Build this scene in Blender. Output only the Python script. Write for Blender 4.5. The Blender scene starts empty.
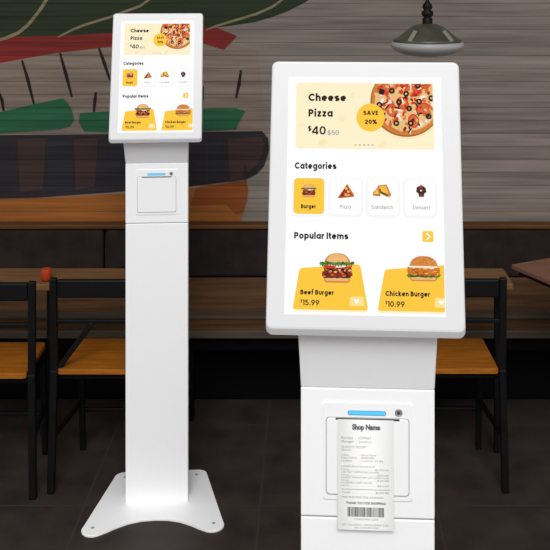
import bpy, bmesh, math, random
from mathutils import Vector, Matrix
PI = math.pi
sc = bpy.context.scene
COL = sc.collection
random.seed(4)

# ------------------------------------------------------------------ materials
def lin(c):
    return tuple(((x/255)/12.92 if x/255 <= .04045 else ((x/255+.055)/1.055)**2.4) for x in c) + (1,)

def base_mat(name):
    m = bpy.data.materials.new(name); m.use_nodes = True
    nt = m.node_tree
    return m, nt, nt.nodes['Principled BSDF']

def paint(name, rgb, rough=.5, spec=.4, metal=0.0, var=0.0, scale=8.0, stretch=(1, 1, 1), bump=0.0):
    m, nt, b = base_mat(name)
    b.inputs['Roughness'].default_value = rough
    b.inputs['Specular IOR Level'].default_value = spec
    b.inputs['Metallic'].default_value = metal
    tc = nt.nodes.new('ShaderNodeTexCoord'); mp = nt.nodes.new('ShaderNodeMapping')
    mp.inputs['Scale'].default_value = stretch
    ns = nt.nodes.new('ShaderNodeTexNoise'); ns.inputs['Scale'].default_value = scale
    ns.inputs['Detail'].default_value = 5
    nt.links.new(tc.outputs['Object'], mp.inputs[0]); nt.links.new(mp.outputs[0], ns.inputs['Vector'])
    cr = nt.nodes.new('ShaderNodeValToRGB')
    c = lin(rgb)
    cr.color_ramp.elements[0].position = .3; cr.color_ramp.elements[1].position = .7
    cr.color_ramp.elements[0].color = tuple(x*(1-var) for x in c[:3]) + (1,)
    cr.color_ramp.elements[1].color = tuple(min(1, x*(1+var)) for x in c[:3]) + (1,)
    nt.links.new(ns.outputs['Fac'], cr.inputs[0]); nt.links.new(cr.outputs[0], b.inputs['Base Color'])
    if bump:
        bp = nt.nodes.new('ShaderNodeBump'); bp.inputs['Strength'].default_value = bump
        bp.inputs['Distance'].default_value = .002
        nt.links.new(ns.outputs['Fac'], bp.inputs['Height']); nt.links.new(bp.outputs[0], b.inputs['Normal'])
    return m

def plank(name, rgb, var=.26, seam=.34):
    """horizontal wooden wall boards with fine grain and dark joints (world scale)"""
    m, nt, b = base_mat(name)
    N = nt.nodes.new; Lk = nt.links.new
    b.inputs['Roughness'].default_value = .75; b.inputs['Specular IOR Level'].default_value = .15
    geo = N('ShaderNodeNewGeometry'); sep = N('ShaderNodeSeparateXYZ'); Lk(geo.outputs['Position'], sep.inputs[0])
    mp = N('ShaderNodeMapping'); mp.inputs['Scale'].default_value = (1.1, 1.1, 26)
    Lk(geo.outputs['Position'], mp.inputs[0])
    ns = N('ShaderNodeTexNoise'); ns.inputs['Scale'].default_value = 2.2; ns.inputs['Detail'].default_value = 6
    Lk(mp.outputs[0], ns.inputs['Vector'])
    div = N('ShaderNodeMath'); div.operation = 'DIVIDE'; div.inputs[1].default_value = .058
    Lk(sep.outputs['Z'], div.inputs[0])
    fr = N('ShaderNodeMath'); fr.operation = 'FRACT'; Lk(div.outputs[0], fr.inputs[0])
    fl = N('ShaderNodeMath'); fl.operation = 'FLOOR'; Lk(div.outputs[0], fl.inputs[0])
    wn = N('ShaderNodeTexWhiteNoise'); wn.noise_dimensions = '1D'; Lk(fl.outputs[0], wn.inputs['W'])
    lt = N('ShaderNodeMath'); lt.operation = 'LESS_THAN'; lt.inputs[1].default_value = .07; Lk(fr.outputs[0], lt.inputs[0])
    cr = N('ShaderNodeValToRGB'); c = lin(rgb)
    cr.color_ramp.elements[0].position = .3; cr.color_ramp.elements[1].position = .72
    cr.color_ramp.elements[0].color = tuple(x*(1-var) for x in c[:3]) + (1,)
    cr.color_ramp.elements[1].color = tuple(min(1, x*(1+var)) for x in c[:3]) + (1,)
    Lk(ns.outputs['Fac'], cr.inputs[0])
    mr = N('ShaderNodeMapRange'); mr.inputs['To Min'].default_value = .86; mr.inputs['To Max'].default_value = 1.12
    Lk(wn.outputs['Value'], mr.inputs['Value'])
    mul = N('ShaderNodeMath'); mul.operation = 'MULTIPLY_ADD'; mul.inputs[1].default_value = -seam; mul.inputs[2].default_value = 1
    Lk(lt.outputs[0], mul.inputs[0])
    m2 = N('ShaderNodeMath'); m2.operation = 'MULTIPLY'; Lk(mul.outputs[0], m2.inputs[0]); Lk(mr.outputs[0], m2.inputs[1])
    vm = N('ShaderNodeVectorMath'); vm.operation = 'SCALE'
    Lk(cr.outputs[0], vm.inputs[0]); Lk(m2.outputs[0], vm.inputs['Scale'])
    Lk(vm.outputs[0], b.inputs['Base Color'])
    return m

def tiles(name, rgb, joint):
    m, nt, b = base_mat(name)
    N = nt.nodes.new; Lk = nt.links.new
    b.inputs['Roughness'].default_value = .5; b.inputs['Specular IOR Level'].default_value = .12
    geo = N('ShaderNodeNewGeometry')
    br = N('ShaderNodeTexBrick'); br.offset = 0.0; br.inputs['Scale'].default_value = 1
    br.inputs['Brick Width'].default_value = .62; br.inputs['Row Height'].default_value = .62
    br.inputs['Mortar Size'].default_value = .004; br.inputs['Mortar Smooth'].default_value = .3
    mp = N('ShaderNodeMapping'); mp.inputs['Location'].default_value = (.17, .22, 0)
    Lk(geo.outputs['Position'], mp.inputs[0]); Lk(mp.outputs[0], br.inputs['Vector'])
    ns = N('ShaderNodeTexNoise'); ns.inputs['Scale'].default_value = 7; ns.inputs['Detail'].default_value = 7
    Lk(geo.outputs['Position'], ns.inputs['Vector'])
    cr = N('ShaderNodeValToRGB'); c = lin(rgb)
    cr.color_ramp.elements[0].position = .3; cr.color_ramp.elements[1].position = .7
    cr.color_ramp.elements[0].color = tuple(x*.72 for x in c[:3]) + (1,)
    cr.color_ramp.elements[1].color = tuple(x*1.3 for x in c[:3]) + (1,)
    Lk(ns.outputs['Fac'], cr.inputs[0])
    Lk(cr.outputs[0], br.inputs['Color1']); Lk(cr.outputs[0], br.inputs['Color2'])
    br.inputs['Mortar'].default_value = lin(joint)
    Lk(br.outputs['Color'], b.inputs['Base Color'])
    return m

def glow(name, rgb, strength=1.0):
    m, nt, b = base_mat(name)
    b.inputs['Base Color'].default_value = (.01, .01, .01, 1)
    b.inputs['Specular IOR Level'].default_value = 0
    b.inputs['Roughness'].default_value = .6
    b.inputs['Emission Color'].default_value = lin(rgb)
    b.inputs['Emission Strength'].default_value = strength
    return m

WHITE = paint('white_powder_coat', (245, 245, 246), .42, .35, var=.006, scale=60)
BEZEL = paint('white_bezel', (212, 212, 214), .35, .3, var=.004, scale=60)
DOORW = paint('white_printer_plastic', (245, 245, 246), .3, .4, var=.004, scale=60)
GAP = paint('dark_gap', (30, 30, 32), .8, .1)
SHADE_GAP = paint('grey_gap', (150, 150, 152), .8, .1)
STEEL = paint('brushed_steel', (150, 150, 150), .35, .5, metal=.2, var=.1, scale=40)
DKSTEEL = paint('dark_steel', (100, 100, 102), .4, .5, metal=.6)
BLACKM = paint('black_metal', (13, 12, 12), .5, .15, var=.2, scale=20)
SEATW = paint('orange_seat_wood', (150, 88, 22), .5, .15, var=.3, scale=4, stretch=(2, 22, 10))
TABW = paint('brown_table_wood', (108, 78, 50), .5, .15, var=.3, scale=4, stretch=(2, 20, 20))
TABR = paint('reddish_table_wood', (112, 78, 62), .5, .12, var=.25, scale=4, stretch=(2, 20, 20))
BENW = paint('brown_bench_wood', (80, 56, 36), .6, .15, var=.4, scale=3, stretch=(1, 10, 22))
RAILW = paint('bench_rail_wood', (84, 54, 28), .6, .15, var=.3, scale=3, stretch=(1, 20, 20))
EDGEW = paint('pale_bench_edge', (72, 62, 52), .6, .15, var=.3, scale=3, stretch=(1, 20, 20))
CUSH = paint('dark_upholstery', (36, 29, 28), .8, .1, var=.25, scale=14, bump=.2)
BASE_SHADE = paint('black_base_and_shade', (9, 8, 8), .8, .05)  # near-black of the bench legs; also paints in the under-seat darkness
PAPER = paint('receipt_paper', (252, 252, 252), .8, .1, var=.004)
INK = paint('receipt_ink', (150, 150, 152), .8, .1)
INKB = paint('receipt_ink_bold', (105, 105, 107), .8, .1)
LED = glow('blue_indicator_light', (84, 214, 252), 1.0)
LEDR = paint('blue_light_rim', (95, 140, 225), .4, .3)
REDCUP = paint('orange_red_cup', (165, 58, 22), .5, .2, var=.15)
DOME = paint('grey_green_enamel', (66, 66, 56), .35, .4, var=.25, scale=12)
BRACK = paint('pale_lamp_bracket', (112, 112, 98), .5, .3)
GLASSW = paint('milky_lamp_glass', (150, 151, 148), .35, .3, var=.04)
CEIL = paint('ceiling_brown', (70, 62, 56), .9, .1, var=.1)
WALL = plank('wall_boards', (116, 107, 100))
FLOOR = tiles('dark_floor_tiles', (54, 46, 43), (62, 53, 50))
MG = plank('mural_dark_green', (38, 47, 31)); MR = plank('mural_red', (112, 36, 32))
MCR = plank('mural_cream', (116, 103, 93)); MLG = plank('mural_leaf_green', (36, 86, 58))
MVE = plank('mural_vein', (118, 108, 84)); MSE = plank('mural_seed', (32, 24, 26))
MDK = plank('mural_charcoal', (37, 33, 37)); MBR = plank('mural_brown', (54, 40, 38))
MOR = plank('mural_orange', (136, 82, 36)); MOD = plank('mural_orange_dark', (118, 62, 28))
MNV = plank('mural_slate', (35, 36, 42)); MWH = plank('mural_pale', (140, 130, 120))

S_WHITE = glow('screen_white', (254, 254, 254)); S_CREAM = glow('screen_cream', (254, 241, 203))
S_CREAM2 = glow('screen_cream_mark', (249, 233, 190))
S_YEL = glow('screen_yellow', (253, 201, 62)); S_PALEY = glow('screen_pale_yellow', (255, 226, 150))
S_BLK = glow('screen_black', (26, 24, 24)); S_GRY = glow('screen_grey', (168, 168, 172)); S_LG = glow('screen_light_grey', (246, 246, 247))
S_DOT = glow('screen_dot_grey', (172, 172, 186)); S_ORD = glow('screen_dot_orange', (250, 180, 20))
F_CRUST = glow('food_crust', (206, 128, 52)); F_CRUSTD = glow('food_crust_dark', (164, 88, 32)); F_CRUSTL = glow('food_crust_light', (236, 180, 104))
F_CHEESE = glow('food_cheese', (232, 190, 128)); F_SAUCE = glow('food_sauce', (214, 106, 52)); F_RED = glow('food_red', (214, 50, 32))
F_DRED = glow('food_dark_red', (150, 34, 22)); F_OLIVE = glow('food_olive', (30, 24, 24)); F_GREEN = glow('food_green', (92, 142, 44))
F_DGREEN = glow('food_dark_green', (48, 96, 34)); F_MEAT = glow('food_meat', (92, 44, 28)); F_BUN = glow('food_bun', (212, 136, 70))
F_BUNL = glow('food_bun_light', (238, 184, 120)); F_ONION = glow('food_onion', (246, 232, 222)); F_CHOC = glow('food_chocolate', (62, 32, 30))
F_CHOCL = glow('food_chocolate_light', (98, 56, 50)); F_YEL = glow('food_yellow', (244, 190, 66)); F_FRY = glow('food_fried', (206, 112, 36))

# ------------------------------------------------------------------ object helpers
def link(name, me, mats, parent=None, smooth=False):
    o = bpy.data.objects.new(name, me); COL.objects.link(o)
    for m in (mats if isinstance(mats, (list, tuple)) else [mats]): me.materials.append(m)
    if parent: o.parent = parent
    if smooth:
        for p in me.polygons: p.use_smooth = True
    return o

def from_bm(name, bm, mats, parent=None, smooth=False):
    bmesh.ops.recalc_face_normals(bm, faces=bm.faces)
    me = bpy.data.meshes.new(name); bm.to_mesh(me); bm.free()
    return link(name, me, mats, parent, smooth)

def thing(name, label, cat, loc=(0, 0, 0), rz=0, group=None):
    o = bpy.data.objects.new(name, None); COL.objects.link(o)
    o.location = loc; o.rotation_euler = (0, 0, rz); o.empty_display_size = .1
    o['label'] = label; o['category'] = cat
    if group: o['group'] = group
    return o

def tag(o, label, cat, group=None):
    o['label'] = label; o['category'] = cat
    if group: o['group'] = group
    return o

def structure(o):
    o['kind'] = 'structure'; return o

def box(bm, lo, hi, bev=0.0, seg=2):
    r = bmesh.ops.create_cube(bm, size=1)
    vs = r['verts']
    for v in vs:
        v.co = Vector(((lo[0]+hi[0])/2 + v.co.x*(hi[0]-lo[0]), (lo[1]+hi[1])/2 + v.co.y*(hi[1]-lo[1]), (lo[2]+hi[2])/2 + v.co.z*(hi[2]-lo[2])))
    if bev:
        es = list({e for v in vs for e in v.link_edges})
        bmesh.ops.bevel(bm, geom=es, offset=bev, segments=seg, affect='EDGES', profile=.5)

def boxobj(name, lo, hi, mat, parent=None, bev=0.0, seg=2):
    bm = bmesh.new(); box(bm, lo, hi, bev, seg); return from_bm(name, bm, mat, parent)

def bar(bm, a, b, w, d):
    """square-section bar from a to b; w across x, d the other way"""
    a, b = Vector(a), Vector(b); t = (b-a).normalized()
    s = Vector((1, 0, 0)) if abs(t.x) < .9 else Vector((0, 0, 1))
    s = (s - t*s.dot(t)).normalized(); u = t.cross(s)
    rings = []
    for p in (a, b):
        rings.append([bm.verts.new(p + s*sx*w/2 + u*sy*d/2) for sx, sy in ((-1, -1), (1, -1), (1, 1), (-1, 1))])
    for i in range(4):
        bm.faces.new((rings[0][i], rings[0][(i+1) % 4], rings[1][(i+1) % 4], rings[1][i]))
    bm.faces.new(rings[0][::-1]); bm.faces.new(rings[1])

def barobj(name, a, b, w, d, mat, parent):
    bm = bmesh.new(); bar(bm, a, b, w, d)
    o = from_bm(name, bm, mat, parent)
    md = o.modifiers.new('edge', 'BEVEL'); md.width = min(w, d)*.2; md.segments = 2
    return o

def loft(bm, rings, cap=True):
    R = [[bm.verts.new(p) for p in r] for r in rings]
    n = len(R[0])
    for a, b in zip(R, R[1:]):
        for i in range(n): bm.faces.new((a[i], a[(i+1) % n], b[(i+1) % n], b[i]))
    if cap:
        bm.faces.new(R[0][::-1]); bm.faces.new(R[-1])
    return R

def lathe(bm, prof, n=48, cap=False):
    R = [[Vector((r*math.cos(2*PI*i/n), r*math.sin(2*PI*i/n), z)) for i in range(n)] for r, z in prof]
    loft(bm, R, cap)

def rrect(x0, y0, x1, y1, r, n=5):
    out = []
    for cx, cy, a0 in ((x1-r, y1-r, 0), (x0+r, y1-r, PI/2), (x0+r, y0+r, PI), (x1-r, y0+r, 3*PI/2)):
        for k in range(n+1):
            a = a0 + PI/2*k/n; out.append((cx + r*math.cos(a), cy + r*math.sin(a)))
    return out

def circ(cx, cy, r, n=32, ry=None, rot=0, wob=0):
    ry = r if ry is None else ry; out = []
    for i in range(n):
        a = 2*PI*i/n; k = 1 + random.uniform(-wob, wob)
        x, y = r*k*math.cos(a), ry*k*math.sin(a)
        out.append((cx + x*math.cos(rot) - y*math.sin(rot), cy + x*math.sin(rot) + y*math.cos(rot)))
    return out

def round_poly(pts, r, n=5):
    out = []; N = len(pts)
    for i in range(N):
        p = Vector(pts[i]); a = (Vector(pts[i-1]) - p).normalized(); b = (Vector(pts[(i+1) % N]) - p).normalized()
        rr = r[i] if isinstance(r, (list, tuple)) else r
        if rr <= 0: out.append(tuple(p)); continue
        p0, p1 = p + a*rr, p + b*rr
        for k in range(n+1):
            t = k/n; q = p0*(1-t)**2 + p*2*t*(1-t) + p1*t*t; out.append((q.x, q.y))
    return out

def clip(poly, x0, y0, x1, y1):
    def half(ps, f, cut):
        o = []
        for i in range(len(ps)):
            a, b = ps[i-1], ps[i]
            if f(b) >= 0:
                if f(a) < 0: o.append(cut(a, b, f))
                o.append(b)
            elif f(a) >= 0: o.append(cut(a, b, f))
        return o
    def cut(a, b, f):
        t = f(a)/(f(a)-f(b)); return (a[0]+(b[0]-a[0])*t, a[1]+(b[1]-a[1])*t)
    for f in (lambda p: p[0]-x0, lambda p: x1-p[0], lambda p: p[1]-y0, lambda p: y1-p[1]):
        poly = half(poly, f, cut)
        if len(poly) < 3: return []
    return poly

def flat(name, polys, parent, M=None):
    """flat printed / displayed artwork: polys = [(points, material, height)]"""
    mats = []; vs = []; fs = []; mi = []
    for pts, m, z in polys:
        if len(pts) < 3: continue
        if m not in mats: mats.append(m)
        k = len(vs); vs += [(p[0], p[1], z) for p in pts]
        area = sum(pts[i-1][0]*pts[i][1] - pts[i][0]*pts[i-1][1] for i in range(len(pts)))
        idx = list(range(k, k+len(pts)))
        fs.append(idx if area > 0 else idx[::-1]); mi.append(mats.index(m))
    me = bpy.data.meshes.new(name); me.from_pydata(vs, [], fs)
    for p, i in zip(me.polygons, mi): p.material_index = i
    o = link(name, me, mats, parent)
    if M is not None: o.matrix_local = M
    return o

_cap = {}
def raw_text(s, bold=0.0, spacing=1.0):
    c = bpy.data.curves.new('lettering', 'FONT'); c.body = s; c.size = 1; c.offset = bold; c.space_character = spacing
    c.fill_mode = 'FRONT'; c.resolution_u = 3
    o = bpy.data.objects.new('lettering', c); COL.objects.link(o)
    bpy.context.view_layer.update()
    me = bpy.data.meshes.new_from_object(o.evaluated_get(bpy.context.evaluated_depsgraph_get()))
    bpy.data.objects.remove(o); bpy.data.curves.remove(c)
    return me

def text(name, s, x0, y0, x1, cap, mat, parent, bold=.0, z=.0, M=None):
    """lettering whose ink spans x0..x1, baseline y0, capital height cap"""
    if bold not in _cap:
        h = raw_text('H', bold); _cap[bold] = (max(v.co.y for v in h.vertices), min(v.co.y for v in h.vertices)); bpy.data.meshes.remove(h)
    hi, lo = _cap[bold]
    me = raw_text(s, bold); me.name = name
    a = min(v.co.x for v in me.vertices); b = max(v.co.x for v in me.vertices)
    sx = (x1-x0)/(b-a); sy = cap/(hi-lo)
    for v in me.vertices: v.co = Vector((x0 + (v.co.x-a)*sx, y0 + (v.co.y-lo)*sy, z))
    me.materials.clear()
    o = link(name, me, mat, parent)
    if M is not None: o.matrix_local = M
    return o

# ------------------------------------------------------------------ round geometric lettering for the screen
XH = .76
def glyph_strokes(ch, t):
    """centre lines of a letter (capital height 1), list of polylines"""
    h = t/2; r = (XH-t)/2; R = (1-t)/2
    def arc(cx, cy, rx, ry, a0, a1, n=18):
        return [(cx+rx*math.cos(math.radians(a0+(a1-a0)*i/n)), cy+ry*math.sin(math.radians(a0+(a1-a0)*i/n))) for i in range(n+1)]
    def ln(*p): return list(p)
    cx, cy = h+r, XH/2; xr = h+2*r
    o = arc(cx, cy, r, r, 0, 360, 28)
    n = .17
    w = .42   # arch width between stems
    arch = lambda x, y0: ln((x, y0)) + arc(x+w/2, XH-h-w/2, w/2, w/2, 180, 0)[0:] + ln((x+w, 0))
    esse = lambda H, rx: arc(h+rx, H-h-(H-t)/4, rx, (H-t)/4, 25, 270, 14) + arc(h+rx, h+(H-t)/4, rx*1.06, (H-t)/4, 90, -155, 14)[1:]
    G = {
     'o': [o], 'a': [o, ln((xr, 0), (xr, XH))], 'd': [o, ln((xr, 0), (xr, 1.06))], 'b': [o, ln((h, 0), (h, 1.06))],
     'p': [o, ln((h, -.3), (h, XH))], 'g': [o, ln((xr, XH), (xr, .02)) + arc(cx, .02, r, r*.95, 0, -150)[1:]],
     'e': [ln((h+.02, cy), (xr, cy)) + arc(cx, cy, r, r, 0, 318, 24)[1:]], 'c': [arc(cx, cy, r, r, 48, 312, 22)],
     'h': [ln((h, 0), (h, 1.06)), arch(h, .3)], 'n': [ln((h, 0), (h, XH)), arch(h, .3)],
     'm': [ln((h, 0), (h, XH)), arch(h, .3), arch(h+w, .3)], 'r': [ln((h, 0), (h, XH)), arc(h+.24, XH-h-.24, .24, .24, 180, 80, 8)],
     'u': [ln((h, XH), (h, h+w/2)) + arc(h+w/2, h+w/2, w/2, w/2, 180, 360)[1:] + ln((h+w, XH)), ln((h+w, 0), (h+w, XH))],
     'i': [ln((h, 0), (h, XH))], 'l': [ln((h, 0), (h, 1.06))],
     't': [ln((.2, .97), (.2, .2)) + arc(.36, h+.16, .16, .16, 180, 270, 8)[1:] + ln((.44, h)), ln((.02, XH-h), (.44, XH-h))],
     'f': [ln((.2, 0), (.2, .86)) + arc(.42, .88, .22, .19, 180, 80, 10), ln((.02, XH-h), (.42, XH-h))],
     'k': [ln((h, 0), (h, 1.06)), ln((.5, XH), (h, .33)), ln((.22, .43), (.55, 0))],
     'z': [ln((.02, XH-h), (.5, XH-h)), ln((.46, XH-h*.6), (.07, h*.6)), ln((.02, h), (.52, h))],
     'w': [ln((.07, XH), (.28, 0)), ln((.28, 0), (.48, XH)), ln((.48, XH), (.68, 0)), ln((.68, 0), (.9, XH))],
     's': [esse(XH, .21)], 'S': [esse(1, .27)],
     'C': [arc(h+R, .5, R, R, 44, 316, 26)], 'I': [ln((h, 0), (h, 1))],
     'P': [ln((h, 0), (h, 1)), ln((h, 1-h), (.34, 1-h)) + arc(.34, .7-h*.3, .23, .3-h*.7, 90, -90)[1:] + ln((h, .4+h*.4))],
     'B': [ln((h, 0), (h, 1)), ln((h, 1-h), (.34, 1-h)) + arc(.34, .76-h*.5, .2, .24-h*.5, 90, -90)[1:] + ln((h, .52)), ln((.3, .52), (.37, .52)) + arc(.37, .26+h*.5, .23, .26-h*.5, 90, -90)[1:] + ln((h, h))],
     'D': [ln((h, 0), (h, 1)), ln((h, 1-h), (.3, 1-h)) + arc(.3, .5, .42, .5-h, 90, -90)[1:] + ln((h, h))],
     'E': [ln((h, 0), (h, 1)), ln((h, 1-h), (.52, 1-h)), ln((h, .5), (.5, .5)), ln((h, h), (.52, h))],
     'A': [ln((.07, 0), (.42, 1)), ln((.42, 1), (.77, 0)), ln((.2, .27), (.64, .27))], 'V': [ln((.07, 1), (.4, 0)), ln((.4, 0), (.74, 1))],
     '0': [arc(.34, .5, .34-h, .5-h, 0, 360, 28)], '1': [ln((.27, 0), (.27, 1)), ln((.02, .93-h*.4), (.27, 1-h))],
     '2': [arc(.32, .68, .25, .32-h, 170, -35, 16) + ln((.07, h)), ln((.03, h), (.62, h))],
     '4': [ln((.52, 0), (.52, 1)), ln((.5, .97), (.06, .28)), ln((.03, .25), (.7, .25))],
     '5': [ln((.56, 1-h), (.17, 1-h)), ln((.17, 1), (.12, .53)), arc(.32, .34, .28-h*.3, .34-h, 130, -155, 20)],
     '6': [arc(.34, .33, .34-h, .33-h, 0, 360, 24), ln((.5, 1), (.1, .42))],
     '9': [arc(.34, .67, .34-h, .33-h, 0, 360, 24), ln((.18, 0), (.58, .58))],
     '$': [esse(1, .25), ln((.25+h, -.12), (.25+h, 1.12))],
     '%': [arc(.2, .76, .2-h*.8, .24-h*.8, 0, 360, 18), arc(.72, .24, .2-h*.8, .24-h*.8, 0, 360, 18), ln((.22, 0), (.7, 1))],
     '.': []}
    return G[ch]

def lettering_polys(s, t):
    P = []; x = 0
    for ch in s:
        if ch == ' ': x += .3; continue
        S = glyph_strokes(ch, t); polys = []
        for L in S:
            n = len(L); A = []; B = []
            closed = n > 5 and math.dist(L[0], L[-1]) < 1e-6
            for i, p in enumerate(L):
                a = L[i-1] if i else (L[-2] if closed else L[0]); b = L[i+1] if i < n-1 else (L[1] if closed else L[-1])
                dx, dy = b[0]-a[0], b[1]-a[1]; d = math.hypot(dx, dy) or 1
                nx, ny = -dy/d*t/2, dx/d*t/2
                A.append((p[0]+nx, p[1]+ny)); B.append((p[0]-nx, p[1]-ny))
            for i in range(n-1): polys.append([A[i], A[i+1], B[i+1], B[i]])
        if ch == 'i': polys.append(circ(t/2, XH+.2, t*.6, 14))
        if ch == '.': polys.append(circ(t*.6, t*.6, t*.62, 14))
        lo = min(p[0] for q in polys for p in q); hi = max(p[0] for q in polys for p in q)
        P += [[(p[0]-lo+x, p[1]) for p in q] for q in polys]
        x += hi-lo + .1
    return P, x-.1

def screen_text(name, s, x0, y0, x1, cap, mat, parent, t, z, M):
    P, w = lettering_polys(s, t)
    k = (x1-x0)/w
    return flat(name, [([(x0+p[0]*k, y0+p[1]*cap) for p in q], mat, z) for q in P], parent, M)

# ------------------------------------------------------------------ screen artwork (unit = display width)
def food_burger(x0, y1, x1, y0, z0, chicken=False):
    """layered burger inside the box"""
    w = x1-x0; h = y1-y0; P = []; cx = (x0+x1)/2
    X = lambda u: x0 + u*w
    Y = lambda v: y0 + v*h
    z = [z0]
    def add(pts, m): z[0] += 2e-5; P.append((pts, m, z[0]))
    def band(v0, v1, u0, u1, m, wob=.02, n=14):
        top = [(X(u0+(u1-u0)*i/n), Y(v1 + random.uniform(-wob, wob))) for i in range(n+1)]
        bot = [(X(u0+(u1-u0)*i/n), Y(v0 + random.uniform(-wob, wob))) for i in range(n, -1, -1)]
        add(top+bot, m)
    def dome(v0, v1, u0, u1, m, pw=.62):
        n = 18
        add([(X(u0+(u1-u0)*i/n), Y(v0 + (v1-v0)*max(0, 1-abs(2*i/n-1)**2.6)**pw)) for i in range(n+1)], m)
    add(rrect(X(.1), Y(0), X(.9), Y(.2), .09*w), F_BUN)
    add(rrect(X(.14), Y(.06), X(.86), Y(.16), .05*h), F_BUNL)
    if not chicken:
        band(.15, .3, .08, .92, F_MEAT); band(.22, .36, .04, .97, F_DRED, .03)
        for k in range(14): add(circ(X(random.uniform(.1, .9)), Y(random.uniform(.2, .34)), .05*w, 8, .03*h), random.choice([F_MEAT, F_RED, F_SAUCE, F_OLIVE]))
        band(.34, .5, .1, .94, F_MEAT, .03)
        for k in range(22): add(circ(X(random.uniform(.14, .9)), Y(random.uniform(.34, .5)), .05*w, 8, .035*h), random.choice([F_MEAT, F_FRY, F_DRED, F_CHEESE, F_OLIVE]))
        band(.49, .58, .08, .95, F_RED, .02)
        add(circ(X(.62), Y(.56), .2*w, 14, .045*h, .1), F_ONION)
        add(circ(X(.3), Y(.55), .16*w, 14, .03*h, -.1), F_RED)
    else:
        band(.16, .24, .04, .98, F_DGREEN, .03)
        for k in range(12): add(circ(X(random.uniform(.03, .97)), Y(random.uniform(.18, .26)), .06*w, 7, .04*h, wob=.3), random.choice([F_DGREEN, F_GREEN]))
        band(.24, .32, .3, .9, F_RED, .03)
        band(.28, .54, .03, .98, F_FRY, .04)
        for k in range(30): add(circ(X(random.uniform(.07, .93)), Y(random.uniform(.3, .52)), .06*w, 8, .04*h, wob=.3), random.choice([F_FRY, F_CRUSTD, F_YEL, F_CRUST]))
        band(.52, .6, .1, .9, F_ONION, .03)
    dome(.6, 1, .08, .93, F_BUN); dome(.68, .97, .16, .85, F_BUNL if not chicken else F_CRUST)
    if chicken:
        for k in range(26): add(circ(X(random.uniform(.2, .8)), Y(random.uniform(.66, .92)), .018*w, 6, .014*h), F_CRUSTL)
    else:
        dome(.86, .985, .25, .7, F_CRUSTL)
        n = 26   # frilly lettuce
        top = [(X(-.02+1.04*i/n), Y(.7+random.uniform(-.03, .03))) for i in range(n+1)]
        bot = [(X(-.03+1.06*i/n), Y(.57+(.06 if i % 2 else -.02)+random.uniform(-.03, .03))) for i in range(n, -1, -1)]
        add(top+bot, F_DGREEN)
        for k in range(18): add(circ(X(random.uniform(0, 1)), Y(random.uniform(.59, .69)), .05*w, 7, .03*h, wob=.3), random.choice([F_GREEN, F_DGREEN, F_GREEN]))
    return P

def food_pizza(cx, cy, r, z0, box4):
    P = []; z = [z0]
    def add(pts, m):
        z[0] += 6e-6; q = clip(pts, *box4)
        if q: P.append((q, m, z[0]))
    add(circ(cx, cy-.012, r*1.03, 48), S_CREAM2)
    add(circ(cx, cy, r, 56), F_CRUSTD); add(circ(cx+.002, cy+.004, r*.975, 56), F_CRUST); add(circ(cx, cy+.004, r*.9, 48), F_SAUCE)
    add(circ(cx, cy+.006, r*.875, 40, wob=.03), F_CHEESE)
    def rp(m=.84):
        a = random.uniform(0, 2*PI); q = m*r*math.sqrt(random.random()); return cx+q*math.cos(a), cy+q*math.sin(a)
    for k in range(120): x, y = rp(); add(circ(x, y, r*random.uniform(.04, .12), 9, r*random.uniform(.03, .07), random.uniform(0, 3), .25), random.choice([F_SAUCE, F_CHEESE, F_CRUSTL, F_SAUCE, F_CRUST, F_ONION]))
    for dx, dy in ((-.62, .35), (-.25, .6), (.15, .3), (-.4, -.25), (.45, -.2), (.2, -.55), (.55, .55), (-.1, -.05)):   # tomato slices
        x, y = cx+dx*r, cy+dy*r; rr = r*.2; ro = random.uniform(0, 3)
        add(circ(x, y, rr, 18, rr*.8, ro), F_RED); add(circ(x, y, rr*.84, 16, rr*.66, ro), F_SAUCE)
        for k in range(4): add(circ(x+random.uniform(-.5, .5)*rr, y+random.uniform(-.4, .4)*rr, rr*.28, 9, rr*.18, random.uniform(0, 3)), random.choice([F_CHEESE, F_CRUSTL, F_RED]))
    for k in range(60): x, y = rp(); add(circ(x, y, r*.07, 7, r*.04, random.uniform(0, 3), .2), random.choice([F_RED, F_RED, F_DRED, F_SAUCE]))
    for k in range(30): x, y = rp(); add(circ(x, y, r*.1, 9, r*.022, random.uniform(0, 3)), random.choice([F_ONION, F_CHEESE, F_OLIVE]))
    for dx, dy in ((-.68, .27), (-.4, .3), (.0, .22), (-.1, .72), (.36, 0), (.08, -.2), (.12, -.62), (-.28, -.62), (.62, -.42), (.7, .1), (.33, .45), (-.2, -.02), (.55, .7), (-.75, -.1)):
        x, y = cx+dx*r, cy+dy*r
        add(circ(x, y, r*.085, 16), F_OLIVE)
        if random.random() < .75: add(circ(x, y, r*.032, 10), random.choice([F_CRUSTL, F_CHEESE, F_SAUCE]))
    for k in range(9): x, y = rp(); add(circ(x, y, r*.05, 7, r*.03, random.uniform(0, 3), .2), random.choice([F_GREEN, F_DGREEN, F_OLIVE]))
    return P

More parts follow.
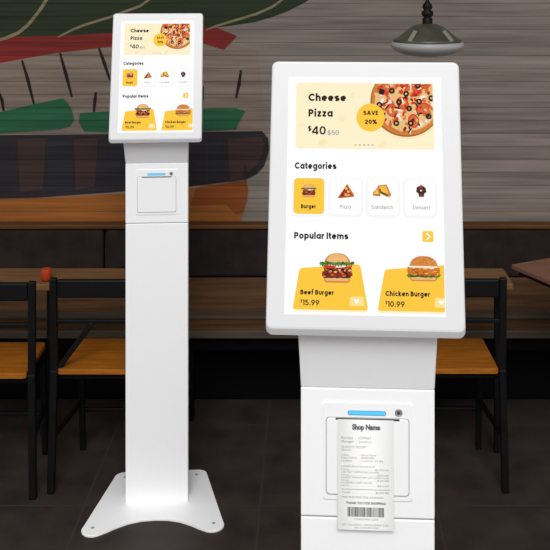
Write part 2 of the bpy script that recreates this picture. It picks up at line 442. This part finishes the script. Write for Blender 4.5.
def build_screen_art(disp, sx, sy):
    """everything shown on the display; unit coordinates -> metres by a local scale on each mesh"""
    M = Matrix.Diagonal((sx, sy, 1, 1))
    st = random.getstate(); random.seed(11)
    f = lambda n, P: flat(n, P, disp, M)
    t = lambda n, s, x0, y0, x1, cap, m, b, z=.0012: screen_text(n, s, x0, y0, x1, cap, m, disp, .245 if b >= .02 else (.18 if b > 0 else .15), z, M)
    z1, z2, z3 = .0004, .0008, .0012
    f('promotion_banner', [(rrect(.049, 1.042, .953, 1.4815, .022), S_CREAM, z1)] +
      [(circ(x, y, r, 14, r*.7, a), S_CREAM2, z1+1e-4) for x, y, r, a in ((.13, 1.4, .03, .4), (.42, 1.4, .022, 1), (.35, 1.24, .028, 0), (.23, 1.08, .03, .3), (.62, 1.075, .03, .8), (.09, 1.2, .02, .2))])
    f('pizza_picture', food_pizza(.7725, 1.358, .234, z1+2e-4, (.06, 1.05, .946, 1.476)))
    f('discount_badge', [(circ(.5388, 1.2489, .0925, 40), S_YEL, .0034)])
    t('badge_lettering', 'SAVE', .4916, 1.2655, .5865, .0285, S_BLK, .02, .0038)
    t('badge_lettering', '20%', .5005, 1.2055, .581, .0295, S_BLK, .02, .0038)
    f('page_dots', [(circ(x, 1.068, .0062, 12), S_ORD if i == 0 else S_DOT, z2) for i, x in enumerate((.4422, .4694, .4967, .524, .5513))])
    t('banner_title', 'Cheese', .130, 1.3567, .379, .05, S_BLK, .022)
    t('banner_title', 'Pizza', .132, 1.2523, .2915, .05, S_BLK, .022)
    t('price_lettering', '40', .155, 1.1335, .2473, .056, S_BLK, .01)
    t('price_lettering', '$', .1305, 1.158, .1527, .031, S_BLK, .02)
    t('old_price_lettering', '$50', .258, 1.1315, .3325, .033, S_GRY, .0)
    f('strike_line', [([(.256, 1.143), (.335, 1.148), (.335, 1.151), (.256, 1.146)], S_GRY, z3+2e-4)])
    t('section_heading', 'Categories', .0481, .9086, .3189, .042, S_BLK, .02)
    t('section_heading', 'Popular Items', .0518, .4637, .3977, .041, S_BLK, .02)
    # category tiles
    for i, (x0, x1) in enumerate(((.044, .2405), (.282, .4755), (.520, .7129), (.7584, .9493))):
        o = f('category_tile', [(rrect(x0-.014, .602, x1+.014, .855, .04), S_LG, z1), (rrect(x0, .6203, x1, .8485, .026), S_YEL if i == 0 else S_WHITE, z2)])
        o['label'] = ('yellow selected tile', 'white tile with pizza slice', 'white tile with sandwich', 'white tile with dessert')[i]
    f('burger_icon', food_burger(.094, .812, .187, .727, z2+1e-4))
    sl = [([(.3882, .8153), (.3281, .7257), (.345, .722), (.4307, .7334), (.434, .745)], F_CRUST, z2+1e-4),
          ([(.386, .806), (.335, .729), (.425, .738)], F_DRED, z2+2e-4)]
    for k, (x, y) in enumerate(((.383, .785), (.372, .76), (.395, .765), (.355, .74), (.38, .745), (.41, .745), (.398, .742), (.365, .737))):
        sl.append((circ(x, y, .0085, 9, wob=.2), (F_YEL, F_RED, F_CHEESE, F_DRED)[k % 4], z2+3e-4+k*1e-5))
    sl.append(([(.3281, .7257), (.4307, .7334), (.434, .742), (.330, .732)], F_CRUSTD, z2+5e-4))
    f('pizza_slice_icon', sl)
    sw = [([(.553, .742), (.556, .765), (.585, .795), (.61, .79), (.6, .745)], F_CRUST, z2+1e-4), ([(.56, .75), (.565, .768), (.59, .788), (.6, .77), (.595, .752)], F_YEL, z2+2e-4),
          ([(.59, .758), (.583, .806), (.64, .815), (.671, .75), (.662, .735), (.645, .735)], F_CRUST, z2+3e-4), ([(.597, .77), (.594, .799), (.634, .807), (.655, .755)], F_YEL, z2+4e-4),
          ([(.597, .776), (.594, .765), (.645, .738), (.65, .745)], F_DGREEN, z2+5e-4), ([(.556, .749), (.553, .742), (.6, .738), (.6, .745)], F_CRUSTD, z2+6e-4),
          (circ(.598, .778, .008, 8), F_RED, z2+7e-4), (circ(.575, .772, .007, 8), F_CRUSTL, z2+7e-4), (circ(.62, .79, .008, 8), F_CRUSTL, z2+7e-4)]
    f('sandwich_icon', sw)
    ds = [([(.842, .765), (.848, .737), (.878, .737), (.885, .765)], F_CHOCL, z2+1e-4), (circ(.863, .772, .033, 16, .014), F_CHOC, z2+2e-4), (circ(.863, .785, .032, 16, .022, 0, .08), F_CHOC, z2+3e-4),
          (circ(.85, .79, .008, 8), F_CHOCL, z2+4e-4), (circ(.872, .782, .008, 8), F_CHOCL, z2+4e-4), (circ(.861, .778, .006, 8), F_ONION, z2+5e-4), (circ(.863, .805, .01, 10), F_RED, z2+6e-4)]
    f('cupcake_icon', ds)
    t('tile_lettering', 'Burger', .0922, .6558, .1878, .0254, S_BLK, .02)
    t('tile_lettering', 'Pizza', .3418, .657, .4119, .0242, S_GRY, 0)
    t('tile_lettering', 'Sandwich', .5433, .657, .681, .0242, S_GRY, 0)
    t('tile_lettering', 'Dessert', .8089, .6583, .918, .0242, S_GRY, 0)
    f('arrow_button', [(rrect(.8655, .4544, .9348, .5232, .012), S_YEL, z1),
                       ([(.888, .508), (.894, .513), (.92, .489), (.894, .465), (.888, .470), (.908, .489)], S_WHITE, z2)])
    # offer cards
    beef = round_poly([(.0895, .281), (.4722, .3105), (.5229, .0284), (.0493, .0284)], .022)
    f('offer_card', [([(x, y-.012) for x, y in beef], S_CREAM, z1), (beef, S_YEL, z2)])
    ck = round_poly([(.627, .281), (1.02, .3135), (1.02, .0284), (.5804, .0284)], .022)
    ck = clip(ck, 0, 0, .9985, 1)
    f('offer_card', [([(x, y-.012) for x, y in ck], S_CREAM, z1), (ck, S_YEL, z2)])
    def heart(cx, cy, s):
        return [(cx + s*16*math.sin(a)**3/17, cy + s*(13*math.cos(a)-5*math.cos(2*a)-2*math.cos(3*a)-math.cos(4*a))/17) for a in [2*PI*i/26 for i in range(26)]]
    f('favourite_button', [(round_poly([(.412, .1121), (.493, .1121), (.4985, .0544), (.4047, .0544)], .01), S_PALEY, z2+2e-4), (heart(.4505, .086, .0175), S_WHITE, z2+4e-4)])
    f('favourite_button', [(clip(round_poly([(.941, .1133), (1.03, .1133), (1.03, .0544), (.934, .0544)], .01), 0, 0, .9985, 1), S_PALEY, z2+2e-4), (clip(heart(.978, .087, .0175), 0, 0, .9985, 1), S_WHITE, z2+4e-4)])
    f('burger_picture', food_burger(.224, .3765, .43, .1946, z2+3e-4))
    f('burger_picture', food_burger(.763, .3672, .975, .2129, z2+3e-4, True))
    t('offer_lettering', 'Beef Burger', .0973, .1194, .307, .0293, S_BLK, .02, .0016)
    t('offer_lettering', 'Chicken Burger', .6303, .1194, .9065, .0305, S_BLK, .02, .0016)
    t('offer_price', '15.99', .112, .0544, .217, .034, S_BLK, .012, .0016)
    t('offer_price', '$', .0987, .071, .109, .019, S_BLK, .012, .0016)
    t('offer_price', '10.99', .643, .0544, .7494, .034, S_BLK, .012, .0016)
    t('offer_price', '$', .6304, .071, .641, .019, S_BLK, .012, .0016)
    random.setstate(st)

# ------------------------------------------------------------------ kiosk
def make_kiosk(label, x, y, yaw, W, L, tilt, yb, zb, sxo=0.0):
    t = thing('ordering_kiosk', label, 'kiosk', (x, y, 0), yaw, 'white self-ordering kiosks')
    # base plate: trapezoid with two rounded front lobes and an arched front edge
    half = [(0, -.103), (.045, -.107), (.088, -.121), (.128, -.146), (.158, -.170)]
    c, r = (.2, -.150), .040
    for k in range(10):
        a = math.radians(-118 + k*(118+24)/9); half.append((c[0]+r*math.cos(a), c[1]+r*math.sin(a)))
    c2, r2 = (.136, .188), .036
    for k in range(7):
        a = math.radians(24 + k*(90-24)/6); half.append((c2[0]+r2*math.cos(a), c2[1]+r2*math.sin(a)))
    out = half + [(-px, py) for px, py in half[::-1]][:-1]
    bm = bmesh.new()
    cen = Vector((0, .02, 0))
    ins = [(px*.992, (py-.02)*.992+.02) for px, py in out]
    loft(bm, [[Vector((px, py, 0)) for px, py in out], [Vector((px, py, .005)) for px, py in out], [Vector((px, py, .0065)) for px, py in ins]])
    plate = from_bm('base_plate', bm, WHITE, t)
    for px, py in ((.132, .186), (-.132, .186), (.204, -.143), (-.204, -.143)):
        bm = bmesh.new(); lathe(bm, [(.0001, .0068), (.0035, .0068), (.0055, .0074), (.0065, .0066)], 16)
        o = from_bm('bolt_hole', bm, SHADE_GAP, plate); o.location = (px, py, 0)
    cw = .1097; cd = .055
    boxobj('column', (-cw, 0, .006), (cw, cd, .9955), WHITE, t, .0025)
    boxobj('seam_gap', (-cw+.002, .002, .99), (cw-.002, cd-.002, 1.002), SHADE_GAP, t)
    hb = bmesh.new(); box(hb, (-cw, 0, .9975), (cw, cd, 1.2085), .002)
    hous = from_bm('printer_housing', hb, WHITE, t)
    # printer panel (local y negative = towards the customer)
    def panel(name, x0, z0, x1, z1, r, y0, y1, mat, parent, lip=.0012):
        bm = bmesh.new()
        A = rrect(x0, z0, x1, z1, r); B = rrect(x0+lip, z0+lip, x1-lip, z1-lip, max(r-lip, .0005))
        loft(bm, [[Vector((a, y0, b)) for a, b in A], [Vector((a, y1+lip*.6, b)) for a, b in A], [Vector((a, y1, b)) for a, b in B]])
        return from_bm(name, bm, mat, parent)
    pan = panel('printer_panel', -.0735, 1.026, .0735, 1.187, .005, .001, -.002, WHITE, t)
    panel('door_gap', -.0685, 1.0345, .0685, 1.1625, .006, -.0005, -.0022, SHADE_GAP, t, .0002)
    panel('printer_door', -.0672, 1.0362, .0672, 1.1612, .0055, -.0008, -.0042, DOORW, t)
    panel('paper_slot', -.0525, 1.1592, .0525, 1.1612, .0008, -.003, -.0049, GAP, t, .0002)
    lr = panel('indicator_light', -.0325, 1.1665, .0305, 1.1738, .0036, -.0015, -.0032, LEDR, t, .0005)
    panel('light_strip', -.0314, 1.1676, .0294, 1.1727, .0025, -.003, -.0036, LED, lr, .0003)
    bm = bmesh.new(); lathe(bm, [(.0062, 0), (.0062, .002), (.005, .003), (.0042, .0024), (.0001, .0024)], 28)
    k = from_bm('key_lock', bm, STEEL, t); k.matrix_local = Matrix.Translation((.0509, -.0015, 1.172)) @ Matrix.Rotation(PI/2, 4, 'X')
    bm = bmesh.new(); box(bm, (-.0008, -.0028, .0022), (.0008, .0028, .0034)); lathe(bm, [(.0001, .0029), (.0026, .0029), (.003, .0022)], 18)
    kk = from_bm('keyhole', bm, DKSTEEL, k)
    # neck
    st, ct = math.sin(tilt), math.cos(tilt)
    bt = .036
    def on(u, d):    # point in the side plane: u up the screen, d behind its front
        return (yb + u*st + d*ct, zb + u*ct - d*st)
    p1 = on(.018, .02); p2 = on(.2, .03)
    prof = [(.0005, 1.2085, cw), (p1[0], p1[1], cw+.003), (p2[0], p2[1], cw+.003), (cd+.03, p2[1]-.03, cw), (cd, 1.2085, cw)]
    bm = bmesh.new()
    loft(bm, [[Vector((-w, a, b)) for a, b, w in prof], [Vector((w, a, b)) for a, b, w in prof]])
    nk = from_bm('neck', bm, WHITE, t)
    md = nk.modifiers.new('edge', 'BEVEL'); md.width = .003; md.segments = 3; md.limit_method = 'ANGLE'
    # display housing
    S = Matrix.Translation((sxo, yb, zb)) @ Matrix.Rotation(PI/2 - tilt, 4, 'X')
    bm = bmesh.new()
    def ring(i, z, r): return [Vector((a, b, z)) for a, b in rrect(-W/2+i, i, W/2-i, L-i, r, 6)]
    lo = .0092
    def ringf(i, z, r, il): return [Vector((a, b, z)) for a, b in rrect(-W/2+i, il, W/2-i, L-i, r, 6)]
    loft(bm, [ringf(.0042, 0, .008, .0042-lo*.0), ringf(.0018, -.0006, .0095, .0008), ringf(.0004, -.003, .0105, -.0022), ringf(0, -.009, .011, -lo), ringf(0, -.017, .011, -lo), ring(.004, -.026, .012), ring(.016, -bt, .014)])
    hs = from_bm('display_housing', bm, BEZEL, t); hs.matrix_local = S
    # display glass + picture
    sx = .2531*W/.315; sy = .2531*L/.4358
    v0 = .0237*L/.4358
    D = S @ Matrix.Translation((-sx/2 - .0008, v0, .0006))
    h = 1.5159*sy
    bm = bmesh.new(); loft(bm, [[Vector((a, b, z)) for a, b in rrect(-.0008*q, -.0008*q, sx+.0008*q, h+.0008*q, .001, 3)] for z, q in ((-.002, 1), (-.0003, 1), (.0, 0))])
    dp = from_bm('display', bm, S_WHITE, t); dp.matrix_local = D
    dp['label'] = 'lit screen showing a food menu'
    build_screen_art(dp, sx, sy)
    return t

make_kiosk('whole white ordering kiosk standing on its base plate, no receipt in its printer', -.5355, 3.506, math.radians(4), .320, .450, math.radians(17), -.09, 1.308, .002)
RK = (.0977, 1.626, math.radians(-3.2))
make_kiosk('large close-up white ordering kiosk with a printed receipt hanging from its slot', RK[0], RK[1], RK[2], .315, .4277, math.radians(15), -.07, 1.3295, -.004)

# ------------------------------------------------------------------ receipt
KM = Matrix.Translation((RK[0], RK[1], 0)) @ Matrix.Rotation(RK[2], 4, 'Z')
rec = thing('receipt', 'white printed paper receipt with barcode hanging from the large kiosk printer', 'receipt')
rec.matrix_world = KM @ Matrix.Translation((-.003, -.0046, 1.1602)) @ Matrix.Rotation(PI/2, 4, 'X')
q = .001642
def bow(y):            # how far the paper bows out at a distance below the slot
    s = min(1, max(0, -y/.18)); return .0006 + .005*math.sin(s*PI*.6)
bm = bmesh.new()
N = 24; hw = 28*q; hl = 108.5*q
rows = []
for zoff in (0, -.00025):
    rows.append([[bm.verts.new((sx*hw, -hl*i/N, bow(-hl*i/N)+zoff)) for sx in (-1, 1)] for i in range(N+1)])
for g in rows:
    for a, b in zip(g, g[1:]): bm.faces.new((a[0], a[1], b[1], b[0]))
for i in range(N):
    for s in (0, 1): bm.faces.new((rows[0][i][s], rows[0][i+1][s], rows[1][i+1][s], rows[1][i][s]))
from_bm('paper', bm, PAPER, rec, True)
def rtext(name, s, x0, yb_, x1, cap, mat=INK, bold=0.0):
    o = text(name, s, (x0-365.5)*q, -(yb_-418.5)*q, (x1-365.5)*q, cap*q, mat, rec, bold, 0)
    for v in o.data.vertices: v.co.z = bow(v.co.y) + .0003
    return o
rtext('shop_name_lettering', 'Shop Name', 352, 428.4, 380, 5.6, INKB, .06)
for s, x0, y, x1, c in (('Receipt  :  1234567', 341.5, 437.4, 371, 2.4), ('Manager  :  Lorem L.', 341.5, 441.0, 372, 2.4),
        ('QUANTITY RECEIPT', 341.5, 446.2, 366.5, 2.0), ('Services', 341.5, 448.9, 351, 1.8),
        ('Client            :  Name Name', 341.5, 453.8, 376, 1.8), ('Date of Birth  :  00/00/0000', 341.5, 456.6, 374, 1.8), ('Location        :  Lorem St 123 456', 341.5, 459.4, 383, 1.8),
        ('1.LOREM IPSUM DOLOR IN-SIT', 341.5, 465.0, 375, 1.7), ('Unit............................$100.00', 341.5, 467.9, 388.5, 1.6), ('2.SIT ELIT ADIPISCING UN-AME', 341.5, 470.5, 379, 1.7), ('Unit..............................$50.00', 341.5, 473.1, 388.5, 1.6),
        ('3.LOREM TEMPOR ENIM JUST LOREM 10-100', 341.5, 475.8, 388.5, 1.7), ('Unit..............................$30.00', 341.5, 478.4, 388.5, 1.6), ('4.LABORIS LOREM UN-PER', 341.5, 481.0, 372, 1.7), ('Unit..............................$20.00', 341.5, 483.6, 388.5, 1.6),
        ('Total............................$200.00', 341.5, 490.4, 388.5, 1.8), ('FREE FREE FREE FREE 00/00/0000', 341.5, 495.2, 383, 1.8),
        ('123456789012345', 354, 517.0, 378, 1.8), ('LET YOU DIRECT APPOINTMENT FOR', 342, 522.6, 388, 1.8), ('AND CONFIRMATION', 354, 525.4, 378, 1.8)):
    rtext('receipt_lettering', s, x0, y, x1, c)
rtext('thanks_lettering', 'THANK YOU FOR SHOPPING!', 346, 501.2, 385.5, 2.4, INKB, .03)
P = [([((341.5-365.5)*q, -67.8*q), ((389.5-365.5)*q, -67.8*q), ((389.5-365.5)*q, -68.3*q), ((341.5-365.5)*q, -68.3*q)], INK, 0)]
ru = flat('ruled_line', P, rec)
P = []; xx = 347.5; random.seed(8)
while xx < 384:
    w = random.choice([.5, .5, .9, 1.3])
    x1 = min(xx+w, 384.3)
    P.append(([((xx-365.5)*q, -85.5*q), ((xx-365.5)*q, -95*q), ((x1-365.5)*q, -95*q), ((x1-365.5)*q, -85.5*q)], INKB, 0)); xx += w + random.choice([.3, .4, .7])
bc = flat('barcode', P, rec)
for o in (ru, bc):
    for v in o.data.vertices: v.co.z = bow(v.co.y) + .0004

# ------------------------------------------------------------------ room
WY = 4.42
structure(boxobj('floor', (-2.6, -3.5, -.06), (2.6, WY+.1, 0), FLOOR))
structure(boxobj('wall_back', (-2.6, WY, 0), (2.6, WY+.1, 2.7), WALL))
structure(boxobj('ceiling', (-2.6, 3.7, 2.62), (2.6, WY+.1, 2.72), CEIL))

# mural painted on the boards (one unit = 4.465 mm, measured from the top left of the picture)
mur = thing('wall_mural', 'large painted burger mural in red, green and orange across the board wall', 'mural', (-1.375, WY, 1.757))
U = .0044646
lev = [0]
def mpoly(name, pts, mat):
    lev[0] += 1
    d = .0008 + lev[0]*.00025
    bm = bmesh.new()
    loft(bm, [[Vector((a*U, .0005, -b*U)) for a, b in pts], [Vector((a*U, -d, -b*U)) for a, b in pts]])
    return from_bm(name, bm, mat, mur)
def stroke(name, pts, w, mat):
    Lp = []; Rp = []
    for i, p in enumerate(pts):
        a = Vector(pts[max(i-1, 0)]); b = Vector(pts[min(i+1, len(pts)-1)]); n = (b-a).normalized(); n = Vector((-n.y, n.x))
        ww = w*(.55 if i in (0, len(pts)-1) else 1)
        Lp.append(tuple(Vector(p)+n*ww/2)); Rp.append(tuple(Vector(p)-n*ww/2))
    return mpoly(name, Lp + Rp[::-1], mat)
mpoly('pale_band', [(-240, 70), (0, 62), (110, 46), (204, 40), (258, 50), (262, 90), (268, 134), (110, 136), (-240, 140)], MCR)
mpoly('green_top', [(-240, -60), (330, -60), (312, -2), (300, 5), (288, 11), (272, 17), (255, 22), (228, 26), (200, 29), (160, 32), (110, 35), (60, 37), (0, 39), (-240, 40)], MG)
mpoly('red_band', [(-240, 40), (0, 37), (60, 36), (110, 33), (160, 30), (202, 27), (218, 28), (237, 36), (224, 50), (202, 43), (150, 45), (110, 47), (55, 53), (0, 63), (-240, 72)], MR)
for pts, w in (([(-14, 44), (6, 38), (18, 33), (28, 25), (40, 10), (50, -6), (58, -22)], 3.2), ([(58, 37), (72, 30), (84, 25), (110, 17), (140, 6), (160, -8)], 2.4), ([(206, 30), (216, 26), (236, 20), (256, 14), (272, 7), (290, -6)], 2.4)):
    stroke('leaf_vein', pts, w, MVE)
for pts in ([(-1, 92), (2, 100), (4, 112)], [(22, 60), (28, 80), (34, 104)], [(60, 53), (66, 74), (72, 97)], [(99, 48), (104, 62), (110, 80)], [(96, 92), (95, 100), (94, 112)], [(241, 70), (239, 84), (236, 98)], [(203, 86), (202, 98), (201, 112)]):
    stroke('seed', pts, 3.4, MSE)
mpoly('salad_leaf', [(-240, 118), (0, 112), (30, 105), (63, 98), (68, 103), (72, 110), (74, 120), (70, 126), (60, 129), (0, 133), (-240, 136)], MLG)
mpoly('salad_leaf', [(80, 113), (110, 111), (160, 111), (212, 108), (236, 108), (245, 111), (240, 120), (236, 129), (200, 131), (110, 132), (84, 131), (79, 122)], MLG)
mpoly('patty', [(-240, 137), (0, 135), (110, 134), (200, 132), (262, 131), (268, 138), (269, 150), (264, 166), (256, 174), (246, 179), (190, 186), (110, 192), (40, 197), (-240, 202)], MDK)
for x0, x1, m in ((18, 46, MBR), (46, 74, MNV), (74, 98, MBR), (205, 222, MNV), (228, 246, MBR), (-20, -2, MNV), (110, 124, MNV)):
    mpoly('patty_patch', [(x0, 139), (x1, 138), (x1-3, 190-(x1-20)*.05), (x0+2, 192-(x0-20)*.05)], m)
mpoly('patty_patch', [(246, 137), (262, 137), (265, 146), (258, 164), (248, 172), (243, 160)], MBR)
mpoly('bun', [(-240, 203), (40, 198), (110, 194), (190, 188), (246, 180), (248, 188), (247, 200), (243, 212), (239, 226), (-240, 228)], MOR)
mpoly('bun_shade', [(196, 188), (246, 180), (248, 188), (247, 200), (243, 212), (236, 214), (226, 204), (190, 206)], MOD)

# ------------------------------------------------------------------ bench along the wall
ben = thing('bench', 'long wall bench with dark upholstered back panels below the mural', 'bench', (0, 4.25, 0))
bx = lambda n, x0, y0, z0, x1, y1, z1, m, bev=.004: boxobj(n, (x0, y0-4.25, z0), (x1, y1-4.25, z1), m, ben, bev)
bx('back_board', -2.2, 4.335, .367, 2.2, 4.412, .772, BENW)
bx('top_rail', -2.2, 4.275, .772, 2.2, 4.333, .790, RAILW)
bx('back_panel', -2.2, 4.30, .405, 2.2, 4.334, .555, BENW)
for x0, x1 in ((-2.05, -.886), (-.876, .311), (.319, 1.55)):
    bx('back_cushion', x0, 4.285, .562, x1, 4.334, .770, CUSH, .012)
bx('lower_ledge', -2.2, 4.235, .398, 2.2, 4.334, .412, EDGEW, .002)
bx('seat', -2.2, 4.115, .368, 2.2, 4.30, .396, BENW)
bx('seat_edge', -2.2, 4.095, .366, 2.2, 4.1145, .398, EDGEW)
bx('apron', -2.2, 4.14, .30, 2.2, 4.16, .366, BASE_SHADE)  # black strip standing in for the shadow under the seat
bx('base', -2.2, 4.36, .0, 2.2, 4.41, .366, BASE_SHADE, 0)  # black panel, its colour puts in the darkness below the bench
for x in (-2.0, -.5, .48, 1.6):
    bx('leg', x-.02, 4.15, 0, x+.02, 4.19, .366, BASE_SHADE)

# ------------------------------------------------------------------ tables
def table(name, label, x0, x1, y0, y1, mat):
    t = thing(name, label, 'table', ((x0+x1)/2, (y0+y1)/2, 0), 0)
    hx, hy = (x1-x0)/2, (y1-y0)/2
    boxobj('tabletop', (-hx, -hy, .692), (hx, hy, .720), mat, t, .006)
    return t, hx, hy
t, hx, hy = table('dining_table', 'narrow brown wooden dining table behind the two chairs at left', -1.45, -.53, 3.70, 3.895, TABW)
for x in (-hx+.44, hx-.02): barobj('leg', (x, hy-.02, 0), (x, hy-.02, .692), .022, .022, BLACKM, t)
t, hx, hy = table('dining_table', 'narrow brown wooden dining table behind the single chair at right', .09, .77, 3.70, 3.895, TABW)
for x in (-hx+.03, hx-.03): barobj('leg', (x, hy-.012, 0), (x, hy-.012, .692), .02, .02, BLACKM, t)
# angled square table at the right edge
t = thing('dining_table', 'angled reddish wooden table cut off by the right edge of the photo', 'table', (1.137, 3.72, 0), math.radians(27.4))
sd = .26
boxobj('tabletop', (-sd, -sd, .735), (sd, sd, .753), TABR, t, .003)
boxobj('apron', (-sd+.02, -sd+.02, .715), (sd-.02, sd-.02, .7345), BLACKM, t, .003)
bm = bmesh.new(); lathe(bm, [(.0001, .0), (.17, .0), (.172, .006), (.05, .02), (.03, .04), (.03, .69), (.09, .7), (.09, .7145), (.0001, .7145)], 32)
ped = from_bm('pedestal', bm, BLACKM, t); ped.location = (.1, -.05, 0)

bm = bmesh.new(); lathe(bm, [(.0001, 0), (.014, 0), (.0185, .010), (.0195, .042), (.017, .046), (.014, .0465), (.0001, .042)], 24)
cup = from_bm('cup', bm, REDCUP, None, True); cup.location = (-.988, 3.735, .720)
tag(cup, 'small orange-red cup on the table between the two chairs at left', 'cup')

# ------------------------------------------------------------------ chairs (backs to the camera)
def make_chair(label, x, y, brace=False, foot=0.0, rz=0):
    t = thing('dining_chair', label, 'chair', (x, y, 0), rz, 'black framed chairs with orange wooden seats')
    hw_ = .215; pw = .026
    bm = bmesh.new()
    pts = [(-hw_+.012, -.036), (hw_-.012, -.036), (hw_-.018, .262), (-hw_+.018, .262)]
    A = round_poly(pts, .015)
    loft(bm, [[Vector((a, b, .432)) for a, b in A], [Vector((a, b, .446)) for a, b in A], [Vector((a*.99, b*.99+.001, .45)) for a, b in A]])
    from_bm('seat', bm, SEATW, t)
    boxobj('seat_rail', (-hw_+.01, .004, .398), (hw_-.01, .262, .4315), BLACKM, t, .003)
    for s in (-1, 1):
        bm = bmesh.new(); bar(bm, (s*(hw_+.012), -.03, foot if s > 0 else 0), (s*(hw_+.004), -.014, .44), pw, pw); bar(bm, (s*(hw_+.004), -.014, .43), (s*(hw_+.006), -.02, .775), pw, pw*.9)
        o = from_bm('back_post', bm, BLACKM, t); md = o.modifiers.new('edge', 'BEVEL'); md.width = .004; md.segments = 2
        barobj('front_leg', (s*(hw_-.03), .295, 0), (s*(hw_-.03), .255, .43), .022, .022, BLACKM, t)
    boxobj('backrest', (-hw_+.008, -.028, .704), (hw_-.008, -.006, .770), BLACKM, t, .006)
    barobj('back_rail', (-hw_, -.017, .617), (hw_, -.017, .617), .016, .014, BLACKM, t)
    barobj('stretcher', (-hw_+.03, .29, .16), (hw_-.03, .29, .16), .016, .016, BLACKM, t)
    for s in (-1, 1): barobj('stretcher', (s*(hw_+.006), -.02, .2), (s*(hw_-.03), .285, .2), .016, .016, BLACKM, t)
    if brace: barobj('back_brace', (-hw_-.008, -.018, .42), (-hw_+.135, -.018, .612), .02, .016, BLACKM, t)
    return t
make_chair('black framed chair with orange wooden seat cut off by the left edge', -1.212, 3.575)
make_chair('black framed chair with orange wooden seat just left of the small kiosk', -.703, 3.612, True, .0068)
make_chair('black framed chair with orange wooden seat right of the large kiosk', .488, 3.618)

# ------------------------------------------------------------------ pendant lamp
lx, ly = .4705, 3.9
lamp = thing('pendant_lamp', 'grey-green metal pendant lamp with milky white rim at upper right', 'lamp', (lx, ly, 0))
bm = bmesh.new(); lathe(bm, [(.016, 1.682), (.036, 1.679), (.058, 1.671), (.080, 1.656), (.102, 1.637), (.122, 1.622), (.136, 1.614), (.133, 1.611), (.118, 1.618), (.098, 1.632), (.076, 1.651), (.054, 1.666), (.016, 1.676)], 48)
from_bm('shade', bm, DOME, lamp, True)
bm = bmesh.new(); lathe(bm, [(.0001, 1.552), (.05, 1.554), (.095, 1.561), (.125, 1.573), (.141, 1.588), (.144, 1.598), (.140, 1.608), (.120, 1.6125), (.0001, 1.6125)], 48)
from_bm('diffuser', bm, GLASSW, lamp, True)
for a in (-128, -52, 60, 120):
    c_, s_ = math.cos(math.radians(a)), math.sin(math.radians(a))
    barobj('bracket', (.134*c_, .134*s_, 1.617), (.088*c_, .088*s_, 1.656), .016, .008, BRACK, lamp)
bm = bmesh.new(); lathe(bm, [(.020, 1.675), (.020, 1.70), (.014, 1.706), (.023, 1.714), (.023, 1.728), (.014, 1.734), (.020, 1.744), (.018, 1.756), (.010, 1.764), (.006, 1.775), (.004, 1.79)], 28)
from_bm('socket', bm, BLACKM, lamp, True)
bm = bmesh.new(); lathe(bm, [(.0035, 1.785), (.0035, 2.60)], 12, True)
from_bm('cord', bm, BLACKM, lamp, True)
bm = bmesh.new(); lathe(bm, [(.0001, 2.59), (.045, 2.595), (.05, 2.62), (.0001, 2.62)], 28)
from_bm('ceiling_rose', bm, BLACKM, lamp, True)

# ------------------------------------------------------------------ light
w = bpy.data.worlds.new('room_light'); sc.world = w; w.use_nodes = True
w.node_tree.nodes['Background'].inputs[0].default_value = (1, .99, .98, 1)
w.node_tree.nodes['Background'].inputs[1].default_value = .62
def area(name, loc, aim, size, energy, col=(1, 1, 1)):
    d = bpy.data.lights.new(name, 'AREA'); d.shape = 'DISK'; d.size = size; d.energy = energy; d.color = col
    o = bpy.data.objects.new(name, d); COL.objects.link(o); o.location = loc
    o.rotation_euler = (Vector(aim)-Vector(loc)).to_track_quat('-Z', 'Y').to_euler()
    return o
area('ceiling_softbox', (.0, -7.0, 9.0), (-.1, 2.8, .9), 6.0, 1120)

# ------------------------------------------------------------------ camera
cd_ = bpy.data.cameras.new('camera'); cam = bpy.data.objects.new('camera', cd_); COL.objects.link(cam)
cam.location = (0, 0, 1.9); cam.rotation_euler = (PI/2, 0, 0)
cd_.sensor_width = 36; cd_.lens = 36*990/550
cd_.shift_x = -33/550; cd_.shift_y = -307/550
cd_.clip_start = .05
sc.camera = cam
sc.view_settings.view_transform = 'Standard'; sc.view_settings.look = 'None'
sc.view_settings.gamma = 1; sc.view_settings.exposure = 0; sc.view_settings.use_curve_mapping = False
